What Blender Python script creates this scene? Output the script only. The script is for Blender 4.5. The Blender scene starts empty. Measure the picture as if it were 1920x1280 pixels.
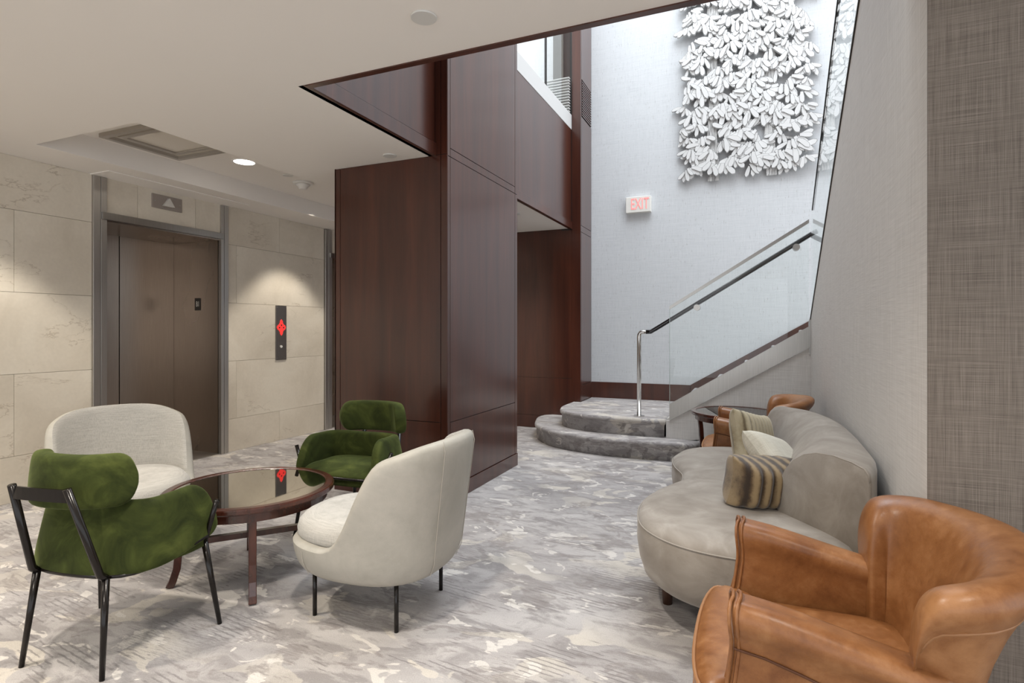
import bpy, math, random
from mathutils import Vector, Matrix
random.seed(7)
PI = math.pi
scene = bpy.context.scene
COL = scene.collection

# ------------------------------------------------------------ camera, world, lights, exposure
F_PX, YAW, CAM_H, HOR = 1055.0, math.radians(23.2), 1.25, 617.0
cd = bpy.data.cameras.new('camera'); cam = bpy.data.objects.new('camera', cd); COL.objects.link(cam)
cam.location = (0, 0, CAM_H); cam.rotation_euler = (PI/2, 0, YAW)
cd.sensor_width = 36.0; cd.lens = F_PX/1920*36.0; cd.shift_y = -(640-HOR)/1920.0
cd.clip_start = .05; cd.clip_end = 60
scene.camera = cam
scene.view_settings.view_transform = 'Standard'; scene.view_settings.look = 'None'
scene.view_settings.exposure = 0.25; scene.view_settings.gamma = 1.0
scene.view_settings.use_curve_mapping = False
w = bpy.data.worlds.new('daylight'); scene.world = w; w.use_nodes = True
w.node_tree.nodes['Background'].inputs[0].default_value = (.95, .97, 1.0, 1)
w.node_tree.nodes['Background'].inputs[1].default_value = 1.5

def area(name, loc, size, power, color, size_y=None, rot=(0, 0, 0), spread=PI):
    l = bpy.data.lights.new(name, 'AREA'); l.energy = power; l.color = color
    l.shape = 'RECTANGLE' if size_y else 'SQUARE'; l.size = size
    if size_y: l.size_y = size_y
    l.spread = spread
    o = bpy.data.objects.new(name, l); o.location = loc; o.rotation_euler = rot; COL.objects.link(o); return o
def spot(name, loc, power, color=(1, .92, .81), ang=95, blend=.7, rad=.06):
    l = bpy.data.lights.new(name, 'SPOT'); l.energy = power; l.color = color
    l.spot_size = math.radians(ang); l.spot_blend = blend; l.shadow_soft_size = rad
    o = bpy.data.objects.new(name, l); o.location = loc; COL.objects.link(o); return o
area('skylight', (0, 4.7, 9.0), 4.6, 440, (.88, .94, 1.0), 4.9)
for x, y, z, p, a, b in [(-3.94, 3.47, 2.63, 60, 100, .6), (-4.32, 4.82, 2.63, 75, 82, .35), (-4.32, 2.08, 2.47, 60, 82, .35), (-4.2, .7, 2.47, 75, 100, .6), (-3.6, -.6, 2.47, 100, 120, .8),
                   (-2.6, 1.0, 2.47, 100, 120, .8), (-1.2, -.5, 2.47, 110, 130, .8), (-1.1, 1.2, 2.47, 95, 130, .8), (.55, .75, 2.47, 40, 110, .7), (.6, -.9, 2.47, 50, 120, .8),
                   (-2.9, 5.7, 2.44, 45, 120, .8), (-3.94, 6.1, 2.63, 45, 110, .7)]:
    spot('downlight_and_fill_lamp', (x, y, z), p, ang=a, blend=b)  # lift-hall downlights; the unseen lamps around the camera are added as fill
area('upper_hall_fill', (-3.6, 5.9, 5.9), 1.0, 25, (1, .97, .92))  # unseen lamp added to brighten the upper far wall

# ------------------------------------------------------------ mesh helpers
def link(o, parent=None):
    COL.objects.link(o)
    if parent: o.parent = parent
    return o
def mob(name, vf, mat=None, parent=None, smooth=False, sub=0, loc=None, mats=None, fm=None, bevel=0):
    v, f = vf
    me = bpy.data.meshes.new(name); me.from_pydata([tuple(p) for p in v], [], f); me.update()
    for m in (mats or ([mat] if mat else [])): me.materials.append(m)
    if fm: me.polygons.foreach_set('material_index', fm)
    import bmesh
    bm = bmesh.new(); bm.from_mesh(me); bmesh.ops.recalc_face_normals(bm, faces=bm.faces)
    bm.to_mesh(me); bm.free()
    if smooth: me.polygons.foreach_set('use_smooth', [True]*len(me.polygons))
    o = bpy.data.objects.new(name, me); link(o, parent)
    if loc: o.location = loc
    if bevel:
        m = o.modifiers.new('b', 'BEVEL'); m.width = bevel; m.segments = 2; m.limit_method = 'ANGLE'
    if sub:
        m = o.modifiers.new('s', 'SUBSURF'); m.levels = sub; m.render_levels = sub
    return o
def join(*ms):
    V, F = [], []
    for v, f in ms:
        n = len(V); V += list(v); F += [tuple(i+n for i in q) for q in f]
    return V, F
def B(x0, x1, y0, y1, z0, z1):
    v = [(x, y, z) for x in (x0, x1) for y in (y0, y1) for z in (z0, z1)]
    return v, [(0, 1, 3, 2), (4, 6, 7, 5), (0, 4, 5, 1), (2, 3, 7, 6), (0, 2, 6, 4), (1, 5, 7, 3)]
def prism(pts, d0, d1, axis='x'):
    """extrude 2-D outline between d0 and d1 along axis (x: pts are (y,z); y: (x,z); z: (x,y))"""
    def P(a, b, d): return {'x': (d, a, b), 'y': (a, d, b), 'z': (a, b, d)}[axis]
    n = len(pts); v = [P(a, b, d0) for a, b in pts]+[P(a, b, d1) for a, b in pts]
    f = [(i, (i+1) % n, n+(i+1) % n, n+i) for i in range(n)]
    return v, f+[tuple(range(n)), tuple(range(2*n-1, n-1, -1))]
def loft(rings, cap=True, closed=False):
    n = len(rings[0]); V = [tuple(p) for r in rings for p in r]; F = []
    m = len(rings)
    for k in range(m if closed else m-1):
        a, b = k*n, ((k+1) % m)*n
        F += [(a+i, a+(i+1) % n, b+(i+1) % n, b+i) for i in range(n)]
    if cap and not closed: F += [tuple(range(n-1, -1, -1)), tuple(range((m-1)*n, m*n))]
    return V, F
def tube(pts, r, n=10, rad=None, sq=None):
    """round (r) or rectangular (sq=(w,h)) bar along points"""
    pts = [Vector(p) for p in pts]; rings = []
    up = Vector((0, 0, 1))
    t0 = (pts[1]-pts[0]).normalized()
    if abs(t0.dot(up)) > .95: up = Vector((0, 1, 0))
    prev = None
    for i, p in enumerate(pts):
        if i == 0: t = pts[1]-p
        elif i == len(pts)-1: t = p-pts[i-1]
        else: t = (pts[i+1]-p).normalized()+(p-pts[i-1]).normalized()
        t.normalize()
        if prev is None: a = t.cross(up).normalized()
        else: a = (prev-t*prev.dot(t)).normalized()
        prev = a; b = t.cross(a)
        rr = rad[i] if rad else r
        if sq: rings.append([p+a*(sx*sq[0]/2)+b*(sy*sq[1]/2) for sx, sy in ((-1, -1), (1, -1), (1, 1), (-1, 1))])
        else: rings.append([p+(a*math.cos(2*PI*k/n)+b*math.sin(2*PI*k/n))*rr for k in range(n)])
    return loft(rings)
def sm(t): t = max(0, min(1, t)); return t*t*(3-2*t)
def arc(c, r, a0, a1, n, z=None):
    return [(c[0]+r*math.cos(a0+(a1-a0)*i/n), c[1]+r*math.sin(a0+(a1-a0)*i/n)) for i in range(n+1)]
def smooth_loop(pts, n=8):
    out = []; m = len(pts)
    for i in range(m):
        p0, p1, p2, p3 = [Vector(pts[(i+k) % m]) for k in (-1, 0, 1, 2)]
        for j in range(n):
            t = j/n
            out.append(.5*((2*p1)+(-p0+p2)*t+(2*p0-5*p1+4*p2-p3)*t*t+(-p0+3*p1-3*p2+p3)*t**3))
    return out
def smooth_open(pts, n=8):
    out = []; m = len(pts)
    for i in range(m-1):
        p0 = Vector(pts[max(i-1, 0)]); p1 = Vector(pts[i]); p2 = Vector(pts[i+1]); p3 = Vector(pts[min(i+2, m-1)])
        for j in range(n):
            t = j/n
            out.append(.5*((2*p1)+(-p0+p2)*t+(2*p0-5*p1+4*p2-p3)*t*t+(-p0+3*p1-3*p2+p3)*t**3))
    out.append(Vector(pts[-1])); return out
def inset(loop, d):
    n = len(loop); out = []
    A = sum(loop[i][0]*loop[(i+1) % n][1]-loop[(i+1) % n][0]*loop[i][1] for i in range(n))
    s = 1 if A > 0 else -1
    for i in range(n):
        a = Vector(loop[(i-1) % n][:2]); b = Vector(loop[(i+1) % n][:2]); t = (b-a)
        if t.length < 1e-9: t = Vector((1, 0))
        t.normalize(); out.append((loop[i][0]-t.y*s*d, loop[i][1]+t.x*s*d))
    return out
def puff(loop, prof, zf=None):
    """stack of inset outlines; prof = [(inset, z)] bottom to top"""
    rings = []
    for d, z in prof:
        L = inset(loop, d); rings.append([(x, y, z+(zf(x, y, z) if zf else 0)) for x, y in L])
    return loft(rings)
def puff2(loop, prof, spine, zf=None, top=.965):
    """like puff, but every point moves towards the nearest point of a spine polyline, so insets never cross"""
    def near(p):
        best = None
        for a, b in zip(spine, spine[1:]):
            a = Vector(a); b = Vector(b); t = max(0, min(1, (Vector(p)-a).dot(b-a)/(b-a).length_squared)); q = a+(b-a)*t
            if best is None or (q-Vector(p)).length < (best-Vector(p)).length: best = q
        return best
    P = [Vector(p[:2]) for p in loop]; S = [near(p) for p in P]; rings = []
    prof = list(prof); zt = prof[-1][1]
    for d, z in prof+[('k', .6), ('k', .8), ('k', top)]:
        rg = []
        for p, q in zip(P, S):
            L_ = (q-p).length
            if d == 'k': k0 = min(.9, prof[-1][0]/L_); k = k0+(top-k0)*(z-.4)/(top-.4) ; zz = zt
            else: k = min(.9, d/L_); zz = z
            v = p+(q-p)*k; rg.append((v.x, v.y, zz+(zf(v.x, v.y, zz) if zf else 0)))
        rings.append(rg)
    return loft(rings)
def cyl(x, y, z0, z1, r, n=24): return puff([(x+r*math.cos(2*PI*i/n), y+r*math.sin(2*PI*i/n)) for i in range(n)], [(0, z0), (0, z1)])
def disc_y(x, z, y0, y1, r, n=24): return prism([(x+r*math.cos(2*PI*i/n), z+r*math.sin(2*PI*i/n)) for i in range(n)], y0, y1, 'y')
def disc_x(y, z, x0, x1, r, n=20): return prism([(y+r*math.cos(2*PI*i/n), z+r*math.sin(2*PI*i/n)) for i in range(n)], x0, x1, 'x')
def text_mesh(txt, size, depth, mat, name, parent, M):
    cu = bpy.data.curves.new('t', 'FONT'); cu.body = txt; cu.size = size; cu.extrude = depth; cu.align_x = 'CENTER'; cu.align_y = 'CENTER'
    o = bpy.data.objects.new('t', cu); COL.objects.link(o)
    dg = bpy.context.evaluated_depsgraph_get(); me = bpy.data.meshes.new_from_object(o.evaluated_get(dg))
    bpy.data.objects.remove(o); me.transform(M); me.materials.clear(); me.materials.append(mat)
    r = bpy.data.objects.new(name, me); link(r, parent); return r

def thing(name, label, cat, loc=(0, 0, 0), rotz=0, group=None):
    o = bpy.data.objects.new(name, None); o.empty_display_size = .1; COL.objects.link(o)
    o.location = loc; o.rotation_euler = (0, 0, rotz); o['label'] = label; o['category'] = cat
    if group: o['group'] = group
    return o
def tag(o, label, cat, group=None):
    o['label'] = label; o['category'] = cat
    if group: o['group'] = group
    return o
def struct(o, label=None, cat='structure'):
    o['kind'] = 'structure'
    if label: o['label'] = label
    return o
def dup(root, loc, rotz, label, group=None):
    r = root.copy(); COL.objects.link(r); r.location = loc; r.rotation_euler = (0, 0, rotz); r['label'] = label
    if group: r['group'] = group
    for ch in list(root.children):
        c = ch.copy(); COL.objects.link(c); c.parent = r
        for g in ch.children:
            d = g.copy(); COL.objects.link(d); d.parent = c
    return r

# ------------------------------------------------------------ materials
class NT:
    def __init__(s, name):
        s.m = bpy.data.materials.new(name); s.m.use_nodes = True; s.t = s.m.node_tree; s.b = s.t.nodes['Principled BSDF']
    def n(s, ty, **kw):
        nd = s.t.nodes.new(ty)
        for k, v in kw.items():
            if k in nd.inputs: nd.inputs[k].default_value = v
            else: setattr(nd, k, v)
        return nd
    def l(s, a, b): s.t.links.new(a, b)
    def pos(s, kind='world', scale=(1, 1, 1), rot=(0, 0, 0)):
        if kind == 'world': src = s.n('ShaderNodeNewGeometry').outputs['Position']
        else: src = s.n('ShaderNodeTexCoord').outputs['Object']
        mp = s.n('ShaderNodeMapping'); mp.inputs['Scale'].default_value = scale; mp.inputs['Rotation'].default_value = rot
        s.l(src, mp.inputs[0]); return mp.outputs[0]
    def noise(s, vec, scale, detail=3, rough=.5, dist=0):
        nd = s.n('ShaderNodeTexNoise'); nd.inputs['Scale'].default_value = scale; nd.inputs['Detail'].default_value = detail
        nd.inputs['Roughness'].default_value = rough; nd.inputs['Distortion'].default_value = dist; s.l(vec, nd.inputs['Vector']); return nd.outputs['Fac']
    def ramp(s, fac, stops, interp='LINEAR'):
        r = s.n('ShaderNodeValToRGB'); e = r.color_ramp.elements; r.color_ramp.interpolation = interp
        while len(e) < len(stops): e.new(.5)
        for i, (p, c) in enumerate(stops):
            e[i].position = p; e[i].color = (c, c, c, 1) if isinstance(c, (int, float)) else (*c, 1)
        s.l(fac, r.inputs[0]); return r.outputs[0]
    def mix(s, fac, a, b, mode='MIX'):
        m = s.n('ShaderNodeMix', data_type='RGBA', blend_type=mode)
        for inp, val in ((m.inputs[0], fac), (m.inputs[6], a), (m.inputs[7], b)):
            if hasattr(val, 'is_linked'): s.l(val, inp)
            elif isinstance(val, (int, float)): inp.default_value = val
            else: inp.default_value = (*val, 1)
        return m.outputs[2]
    def math(s, op, a, b=0.):
        m = s.n('ShaderNodeMath', operation=op)
        for inp, val in ((m.inputs[0], a), (m.inputs[1], b)):
            if hasattr(val, 'is_linked'): s.l(val, inp)
            else: inp.default_value = val
        return m.outputs[0]
    def bump(s, h, strength, dist=.01):
        b = s.n('ShaderNodeBump'); b.inputs['Strength'].default_value = strength; b.inputs['Distance'].default_value = dist
        s.l(h, b.inputs['Height']); s.l(b.outputs[0], s.b.inputs['Normal'])
    def set(s, **kw):
        for k, v in kw.items():
            k = k.replace('_', ' ')
            i = s.b.inputs[k]
            if hasattr(v, 'is_linked'): s.l(v, i)
            elif isinstance(v, tuple): i.default_value = (*v, 1) if len(v) == 3 else v
            else: i.default_value = v
        return s

def simple(name, col, rough=.5, metal=0., coat=0., em=None, es=0, spec=.5):
    t = NT(name); t.set(Base_Color=col, Roughness=rough, Metallic=metal)
    t.b.inputs['Coat Weight'].default_value = coat; t.b.inputs['Specular IOR Level'].default_value = spec
    if em: t.b.inputs['Emission Color'].default_value = (*em, 1); t.b.inputs['Emission Strength'].default_value = es
    return t.m

def m_paint():
    t = NT('ceiling_paint'); p = t.pos(); n = t.noise(p, 60, 2)
    t.set(Base_Color=(.84, .805, .76), Roughness=.75); t.bump(n, .05, .002); return t.m
def m_weave(name, c0, c1, c2, streak=0., k_=1.):
    t = NT(name)
    a = t.noise(t.pos(scale=(3*k_, 3*k_, 330*k_)), 1, 2, .6); b = t.noise(t.pos(scale=(300*k_, 300*k_, 3*k_)), 1, 2, .6)
    s_ = t.noise(t.pos(scale=(1.2*k_, 1.2*k_, 60*k_)), 1, 3, .7); v_ = t.noise(t.pos(scale=(60*k_, 60*k_, 1.2*k_)), 1, 3, .7)
    k = t.math('ADD', t.math('MULTIPLY', t.math('ADD', a, b), .38), t.math('MULTIPLY', t.math('ADD', s_, v_), .12))
    c = t.ramp(k, [(.40, c0), (.5, c1), (.60, c2)])
    if streak:
        d = t.noise(t.pos(scale=(95, 95, 16)), 1, 2, .6)
        c = t.mix(t.ramp(d, [(.63, 0.), (.70, streak)]), c, (.42, .42, .42))
    t.set(Base_Color=c, Roughness=.8); t.bump(k, .25, .002); return t.m
def m_wood():
    t = NT('mahogany_veneer')
    g = t.noise(t.pos(scale=(9, 9, .7)), 1, 4, .6, .3); f = t.noise(t.pos(scale=(120, 120, 3)), 1, 3, .6)
    c = t.ramp(g, [(.3, (.045, .012, .007)), (.52, (.066, .018, .0095)), (.75, (.092, .025, .0125))])
    c = t.mix(.25, c, t.ramp(f, [(.3, .45), (.7, 1.)]), 'MULTIPLY')
    t.set(Base_Color=c, Roughness=.32); t.b.inputs['Coat Weight'].default_value = .8; t.b.inputs['Coat Roughness'].default_value = .2; t.b.inputs['Coat IOR'].default_value = 1.5; t.b.inputs['Specular IOR Level'].default_value = .3
    return t.m
def m_redwood():
    t = NT('polished_cherry_wood')
    g = t.noise(t.pos('object', (14, 14, 5)), 1, 4, .6, .4)
    t.set(Base_Color=t.ramp(g, [(.3, (.026, .008, .005)), (.7, (.080, .020, .011))]), Roughness=.25)
    t.b.inputs['Coat Weight'].default_value = .5; t.b.inputs['Coat Roughness'].default_value = .12; return t.m
def m_marble():
    t = NT('cream_marble')
    ri = t.n('ShaderNodeObjectInfo').outputs['Random']
    geo = t.n('ShaderNodeNewGeometry').outputs['Position']
    off = t.n('ShaderNodeVectorMath', operation='ADD'); cx = t.n('ShaderNodeCombineXYZ')
    t.l(t.math('MULTIPLY', ri, 37.), cx.inputs[0]); t.l(t.math('MULTIPLY', ri, 91.), cx.inputs[2]); t.l(geo, off.inputs[0]); t.l(cx.outputs[0], off.inputs[1])
    p = off.outputs[0]
    cl = t.noise(p, 1.6, 5, .6, .6); fine = t.noise(p, 45, 3)
    base = t.ramp(cl, [(.3, (.60, .54, .445)), (.55, (.70, .64, .54)), (.75, (.76, .71, .61))])
    base = t.mix(.12, base, t.ramp(fine, [(.3, .6), (.7, 1.)]), 'MULTIPLY')
    mp = t.n('ShaderNodeMapping'); mp.inputs['Scale'].default_value = (1, .8, 2.2); mp.inputs['Rotation'].default_value = (.35, 0, 0); t.l(p, mp.inputs[0])
    v = t.noise(mp.outputs[0], 1.0, 7, .62, .5)
    line = t.ramp(t.math('ABSOLUTE', t.math('SUBTRACT', v, .5)), [(0., 1.), (.006, 0.)])
    gate = t.ramp(t.noise(p, 2.6, 3), [(.52, 0.), (.62, 1.)])
    c = t.mix(t.math('MULTIPLY', t.math('MULTIPLY', line, gate), .5), base, (.26, .19, .12))
    t.set(Base_Color=c, Roughness=.42); return t.m
def m_steel(name, col, rough=.3, ax=(200, 200, 4)):
    t = NT(name); n = t.noise(t.pos('object', ax), 1, 3, .6)
    t.set(Base_Color=t.mix(.3, col, t.ramp(n, [(.3, .55), (.7, 1.)]), 'MULTIPLY'), Metallic=1., Roughness=rough); t.bump(n, .06, .001); return t.m
def fzz(t): return t.noise(t.pos(scale=(14, 90, 90)), 1, 4, .75)
def m_carpet():
    t = NT('patterned_carpet')
    p = t.pos(scale=(1, 1, 1)); q = t.pos(scale=(1.5, 3.2, 3.2))
    big = t.noise(t.pos(scale=(.8, 1.3, 1)), 1.3, 5, .6, .6)
    mid = t.noise(q, 2.6, 6, .68, .8)
    c = t.ramp(big, [(.32, (.30, .283, .278)), (.5, (.42, .397, .388)), (.68, (.53, .505, .49))])
    c = t.mix(t.ramp(mid, [(.48, 0.), (.60, .75)]), c, (.25, .232, .228))
    # cream blotches with ragged edges
    rag = t.noise(t.pos(scale=(1, 2, 1)), 30, 3, .6)
    bl = t.math('ADD', t.noise(t.pos(scale=(1.2, 2.0, 2.0)), 2.1, 3, .5, .7), t.math('MULTIPLY', rag, .06))
    big2 = t.ramp(t.noise(t.pos(scale=(1, 1.4, 1)), .9, 2), [(.42, 0.), (.56, 1.)])
    c = t.mix(t.math('MULTIPLY', t.ramp(bl, [(.585, 0.), (.60, .8)]), big2), c, (.60, .555, .49))
    bl2 = t.math('ADD', t.noise(t.pos(scale=(2, 3, 3), rot=(0, 0, .5)), 2.6, 3, .55, .9), t.math('MULTIPLY', rag, .05))
    c = t.mix(t.ramp(bl2, [(.635, 0.), (.65, .75)]), c, (.69, .655, .61))
    bl3 = t.math('ADD', t.noise(t.pos(scale=(1.5, 2.6, 2.6), rot=(0, 0, -.3)), 1.7, 4, .6, .8), t.math('MULTIPLY', rag, .08))
    c = t.mix(t.math('MULTIPLY', t.ramp(bl3, [(.59, 0.), (.62, .7)]), t.ramp(fzz(t), [(.35, .25), (.6, 1.)])), c, (.22, .195, .185))
    # scratched darker patches
    sp = t.noise(t.pos(scale=(11, 110, 110), rot=(0, 0, .2)), 1, 5, .85); m2 = t.noise(p, 2.1, 4, .6, .7)
    gate = t.ramp(m2, [(.50, 0.), (.60, 1.)])
    c = t.mix(t.math('MULTIPLY', t.ramp(sp, [(.49, 0.), (.60, .75)]), gate), c, (.22, .20, .195))
    # hatch lines
    wv = t.n('ShaderNodeTexWave', wave_type='BANDS', bands_direction='Y'); wv.inputs['Scale'].default_value = 13; wv.inputs['Distortion'].default_value = 1.6; wv.inputs['Detail'].default_value = 2; wv.inputs['Detail Scale'].default_value = 2.5
    t.l(t.pos(rot=(0, 0, .12)), wv.inputs[0])
    hg = t.noise(t.pos(scale=(1, 2.2, 1)), 2.2, 4, .7, .4); hg = t.ramp(hg, [(.545, 0.), (.575, 1.)])
    brk = t.ramp(t.noise(t.pos(scale=(2.5, 30, 1)), 1, 2), [(.36, 0.), (.46, 1.)])
    hl = t.math('MULTIPLY', t.math('MULTIPLY', t.ramp(wv.outputs['Fac'], [(.72, 0.), (.88, .62)]), hg), brk)
    c = t.mix(hl, c, (.17, .155, .155))
    fz = t.noise(p, 260, 2)
    c = t.mix(.5, c, t.ramp(fz, [(.25, .62), (.75, 1.2)]), 'MULTIPLY')
    t.set(Base_Color=c, Roughness=.95); t.b.inputs['Specular IOR Level'].default_value = .1
    t.b.inputs['Sheen Weight'].default_value = .15
    t.bump(t.math('ADD', t.math('MULTIPLY', fz, .4), t.math('MULTIPLY', bl, .6)), .5, .006); return t.m
def m_velvet(name, dark, mid, lite, sheen=.6, sc=5, tint=(1, 1, 1)):
    t = NT(name); p = t.pos('object')
    n = t.noise(p, sc, 5, .6, .8); f = t.noise(p, 180, 2)
    c = t.ramp(n, [(.32, dark), (.52, mid), (.72, lite)])
    t.set(Base_Color=c, Roughness=.85); t.b.inputs['Sheen Weight'].default_value = sheen; t.b.inputs['Sheen Roughness'].default_value = .35
    t.b.inputs['Sheen Tint'].default_value = (*tint, 1); t.b.inputs['Specular IOR Level'].default_value = .2
    t.bump(f, .15, .002); return t.m
def m_fabric(name, col, dark):
    t = NT(name)
    a = t.noise(t.pos('object', (12, 12, 420)), 1, 3, .7); b = t.noise(t.pos('object', (420, 420, 12)), 1, 3, .7)
    k = t.math('MULTIPLY', t.math('ADD', a, b), .5)
    t.set(Base_Color=t.ramp(k, [(.38, dark), (.56, col)]), Roughness=.9); t.bump(k, .3, .002)
    t.b.inputs['Sheen Weight'].default_value = .2; return t.m
def m_leather(name, dark, mid, lite, rough=.36):
    t = NT(name); p = t.pos('object')
    n = t.noise(p, 4.5, 6, .65, .5); f = t.noise(p, 26, 5, .7); v = t.n('ShaderNodeTexVoronoi'); v.inputs['Scale'].default_value = 260; t.l(p, v.inputs['Vector'])
    k = t.math('ADD', t.math('MULTIPLY', n, .7), t.math('MULTIPLY', f, .3))
    t.set(Base_Color=t.ramp(k, [(.36, dark), (.5, mid), (.64, lite)]), Roughness=t.ramp(f, [(.3, rough-.06), (.7, rough+.12)]))
    t.bump(v.outputs[0], .12, .001); return t.m
def m_glass(name, tint, refl=1.0):
    m = bpy.data.materials.new(name); m.use_nodes = True; t = m.node_tree; t.nodes.clear()
    o = t.nodes.new('ShaderNodeOutputMaterial'); mx = t.nodes.new('ShaderNodeMixShader'); tr = t.nodes.new('ShaderNodeBsdfTransparent'); g = t.nodes.new('ShaderNodeBsdfGlossy')
    fr = t.nodes.new('ShaderNodeFresnel'); fr.inputs[0].default_value = 1.45
    tr.inputs[0].default_value = (*tint, 1); g.inputs['Roughness'].default_value = .01
    g.inputs[0].default_value = (refl, refl, refl, 1)
    ge = t.nodes.new('ShaderNodeNewGeometry'); sb = t.nodes.new('ShaderNodeMath'); sb.operation = 'SUBTRACT'; sb.inputs[0].default_value = 1; ml = t.nodes.new('ShaderNodeMath'); ml.operation = 'MULTIPLY'
    t.links.new(ge.outputs['Backfacing'], sb.inputs[1]); t.links.new(sb.outputs[0], ml.inputs[0]); t.links.new(fr.outputs[0], ml.inputs[1])
    t.links.new(ml.outputs[0], mx.inputs[0]); t.links.new(tr.outputs[0], mx.inputs[1]); t.links.new(g.outputs[0], mx.inputs[2]); t.links.new(mx.outputs[0], o.inputs[0]); return m
def m_rib(name, c0, c1, c2, pitch=.052):
    t = NT(name); p = t.pos('object', (1, 1, 1))
    sx = t.n('ShaderNodeSeparateXYZ'); t.l(p, sx.inputs[0])
    n = t.noise(p, 30, 4, .7)
    st = t.math('SINE', t.math('ADD', t.math('MULTIPLY', sx.outputs[0], 2*PI/pitch), t.math('MULTIPLY', n, 2.2)))
    st = t.math('ADD', t.math('MULTIPLY', st, .5), .5)
    c = t.ramp(st, [(.10, c0), (.45, c1), (.95, c2)])
    t.set(Base_Color=c, Roughness=.75); t.b.inputs['Sheen Weight'].default_value = .4
    t.bump(t.noise(p, 160, 3), .3, .003); return t.m
def m_trunk():
    t = NT('carved_trunk_paint')
    a = t.noise(t.pos(scale=(150, 10, 8)), 1, 3, .7, .6)
    t.set(Base_Color=t.ramp(a, [(.42, (.22, .22, .22)), (.52, (.62, .62, .61))]), Roughness=.6); t.bump(a, .4, .003); return t.m
def m_doorsteel():
    t = NT('bronze_brushed_steel'); n = t.noise(t.pos('world', (250, 250, 5)), 1, 3, .6); b = t.noise(t.pos('world', (1.5, 1.5, .8)), 1, 3)
    t.set(Base_Color=t.mix(.3, (.42, .355, .30), t.ramp(n, [(.3, .6), (.7, 1.)]), 'MULTIPLY'), Metallic=.95, Roughness=t.ramp(b, [(.3, .24), (.7, .34)])); t.bump(n, .05, .001); return t.m

PAINT = m_paint()
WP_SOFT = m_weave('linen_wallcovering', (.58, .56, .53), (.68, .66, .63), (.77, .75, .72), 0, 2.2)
WP_BACK = m_weave('pale_grasscloth', (.53, .555, .575), (.62, .645, .665), (.69, .71, .73), .8, 2.2)
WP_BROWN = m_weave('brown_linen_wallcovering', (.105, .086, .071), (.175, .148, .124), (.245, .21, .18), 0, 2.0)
WOOD = m_wood(); RED = m_redwood(); MARBLE = m_marble(); CARPET = m_carpet()
STEEL = m_steel('brushed_steel', (.46, .45, .43)); STEELD = m_steel('dull_frame_steel', (.56, .54, .51), .42); DOOR = m_doorsteel()
POST = m_steel('polished_steel', (.7, .69, .67), .18)
BLACK = simple('black_gap', (.012, .009, .008), .6); BLKMET = simple('black_lacquered_steel', (.008, .006, .005), .2, 0, 0, spec=.35)
DARKRAIL = simple('dark_chromed_rail', (.075, .075, .08), .16, 1.)
GROUT = simple('stone_joint', (.30, .26, .20), .9)
GREEN = m_velvet('olive_green_velvet', (.016, .022, .004), (.036, .047, .009), (.075, .090, .020), .18, 7, (.75, .9, .35))
TAUPE = m_velvet('taupe_velvet', (.235, .205, .175), (.30, .268, .232), (.385, .35, .31), .35, 5, (1, .95, .9))
CREAMF = m_fabric('cream_woven_fabric', (.48, .46, .42), (.33, .315, .285))
CREAML = m_leather('pale_cream_leather', (.34, .325, .28), (.385, .365, .32), (.43, .405, .355), .5)
TAN = m_leather('tan_leather', (.17, .062, .019), (.262, .108, .036), (.37, .175, .070))
TANP = simple('tan_leather_piping', (.34, .165, .07), .4)
GLASS = m_glass('clear_balustrade_glass', (.97, .985, .98)); GLASST = m_glass('table_glass', (.55, .55, .52), 1.)
WHITEP = simple('white_plastic', (.80, .79, .76), .5); WHITE_PAINT = simple('white_painted_edge', (.62, .62, .61), .5)
LEAF = simple('white_leaf_enamel', (.68, .685, .68), .5); LEAFE = simple('dark_leaf_edge', (.10, .10, .10), .8)
TRUNK = m_trunk()
RIB = m_rib('striped_plush', (.028, .014, .005), (.085, .050, .020), (.26, .185, .095)); RIBL = m_rib('gold_striped_plush', (.14, .10, .05), (.30, .25, .15), (.44, .38, .26), .034); PILW = m_fabric('ivory_pillow_fabric', (.66, .63, .54), (.52, .49, .40))
PLATEL = simple('warm_grey_plate', (.36, .32, .29), .38, .4); PLATE = m_steel('grey_plate_steel', (.34, .32, .30), .4)
REDL = simple('red_glowing_symbol', (.55, .03, .03), .5, em=(1, .05, .04), es=.55)
PINK = simple('pink_lit_letters', (.9, .25, .25), .5, em=(1, .30, .28), es=.55); SIGNF = simple('sign_face', (.82, .81, .76), .5)
LAMP = simple('lamp_glow', (1, 1, 1), .5, em=(1, .93, .82), es=9)
LENS = simple('frosted_lens', (.66, .655, .63), .4); SMOKED = simple('smoked_glass_top', (.50, .475, .42), .025, 1.0)
DARKLEG = simple('dark_brown_wood_leg', (.055, .022, .012), .35); MIRROR = simple('satin_panel', (.74, .69, .61), .25, .15); FRAMEC = simple('bronze_frame_paint', (.42, .385, .34), .35, .3)

# ------------------------------------------------------------ setting
struct(mob('floor', B(-7, 3, -4, 7.3, -.1, 0), CARPET))
# ceiling: slab pieces round the recess and the stair opening
BX = -2.07; XW = -4.9; CX = -2.105; CY = 2.23; CZ = 2.5; RX0, RX1, RZ = -4.46, -3.435, 2.66
ceil_v = join(B(-7, 3, -4, CY, CZ, 3.0), B(-7, RX0, CY, 7.3, CZ, 3.0), B(RX1, CX-.02, CY, 4.79, CZ, 3.0), B(RX1, BX-.03, 4.79, 7.3, CZ, 3.0),
              B(RX0, RX1, CY, 7.3, RZ, 3.0))
ceiling = struct(mob('ceiling', ceil_v, PAINT))
mob('ceiling_step', B(-4.9, -4.66, 2.82, 4.16, 2.494, CZ), PAINT, ceiling)['label'] = 'shallow painted step above the lift doorway'
struct(mob('trim_1', B(CX-.0, 3, CY, CY+.035, CZ-.006, 5.9), WOOD), 'dark wood edge along the near side of the ceiling opening')

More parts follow.
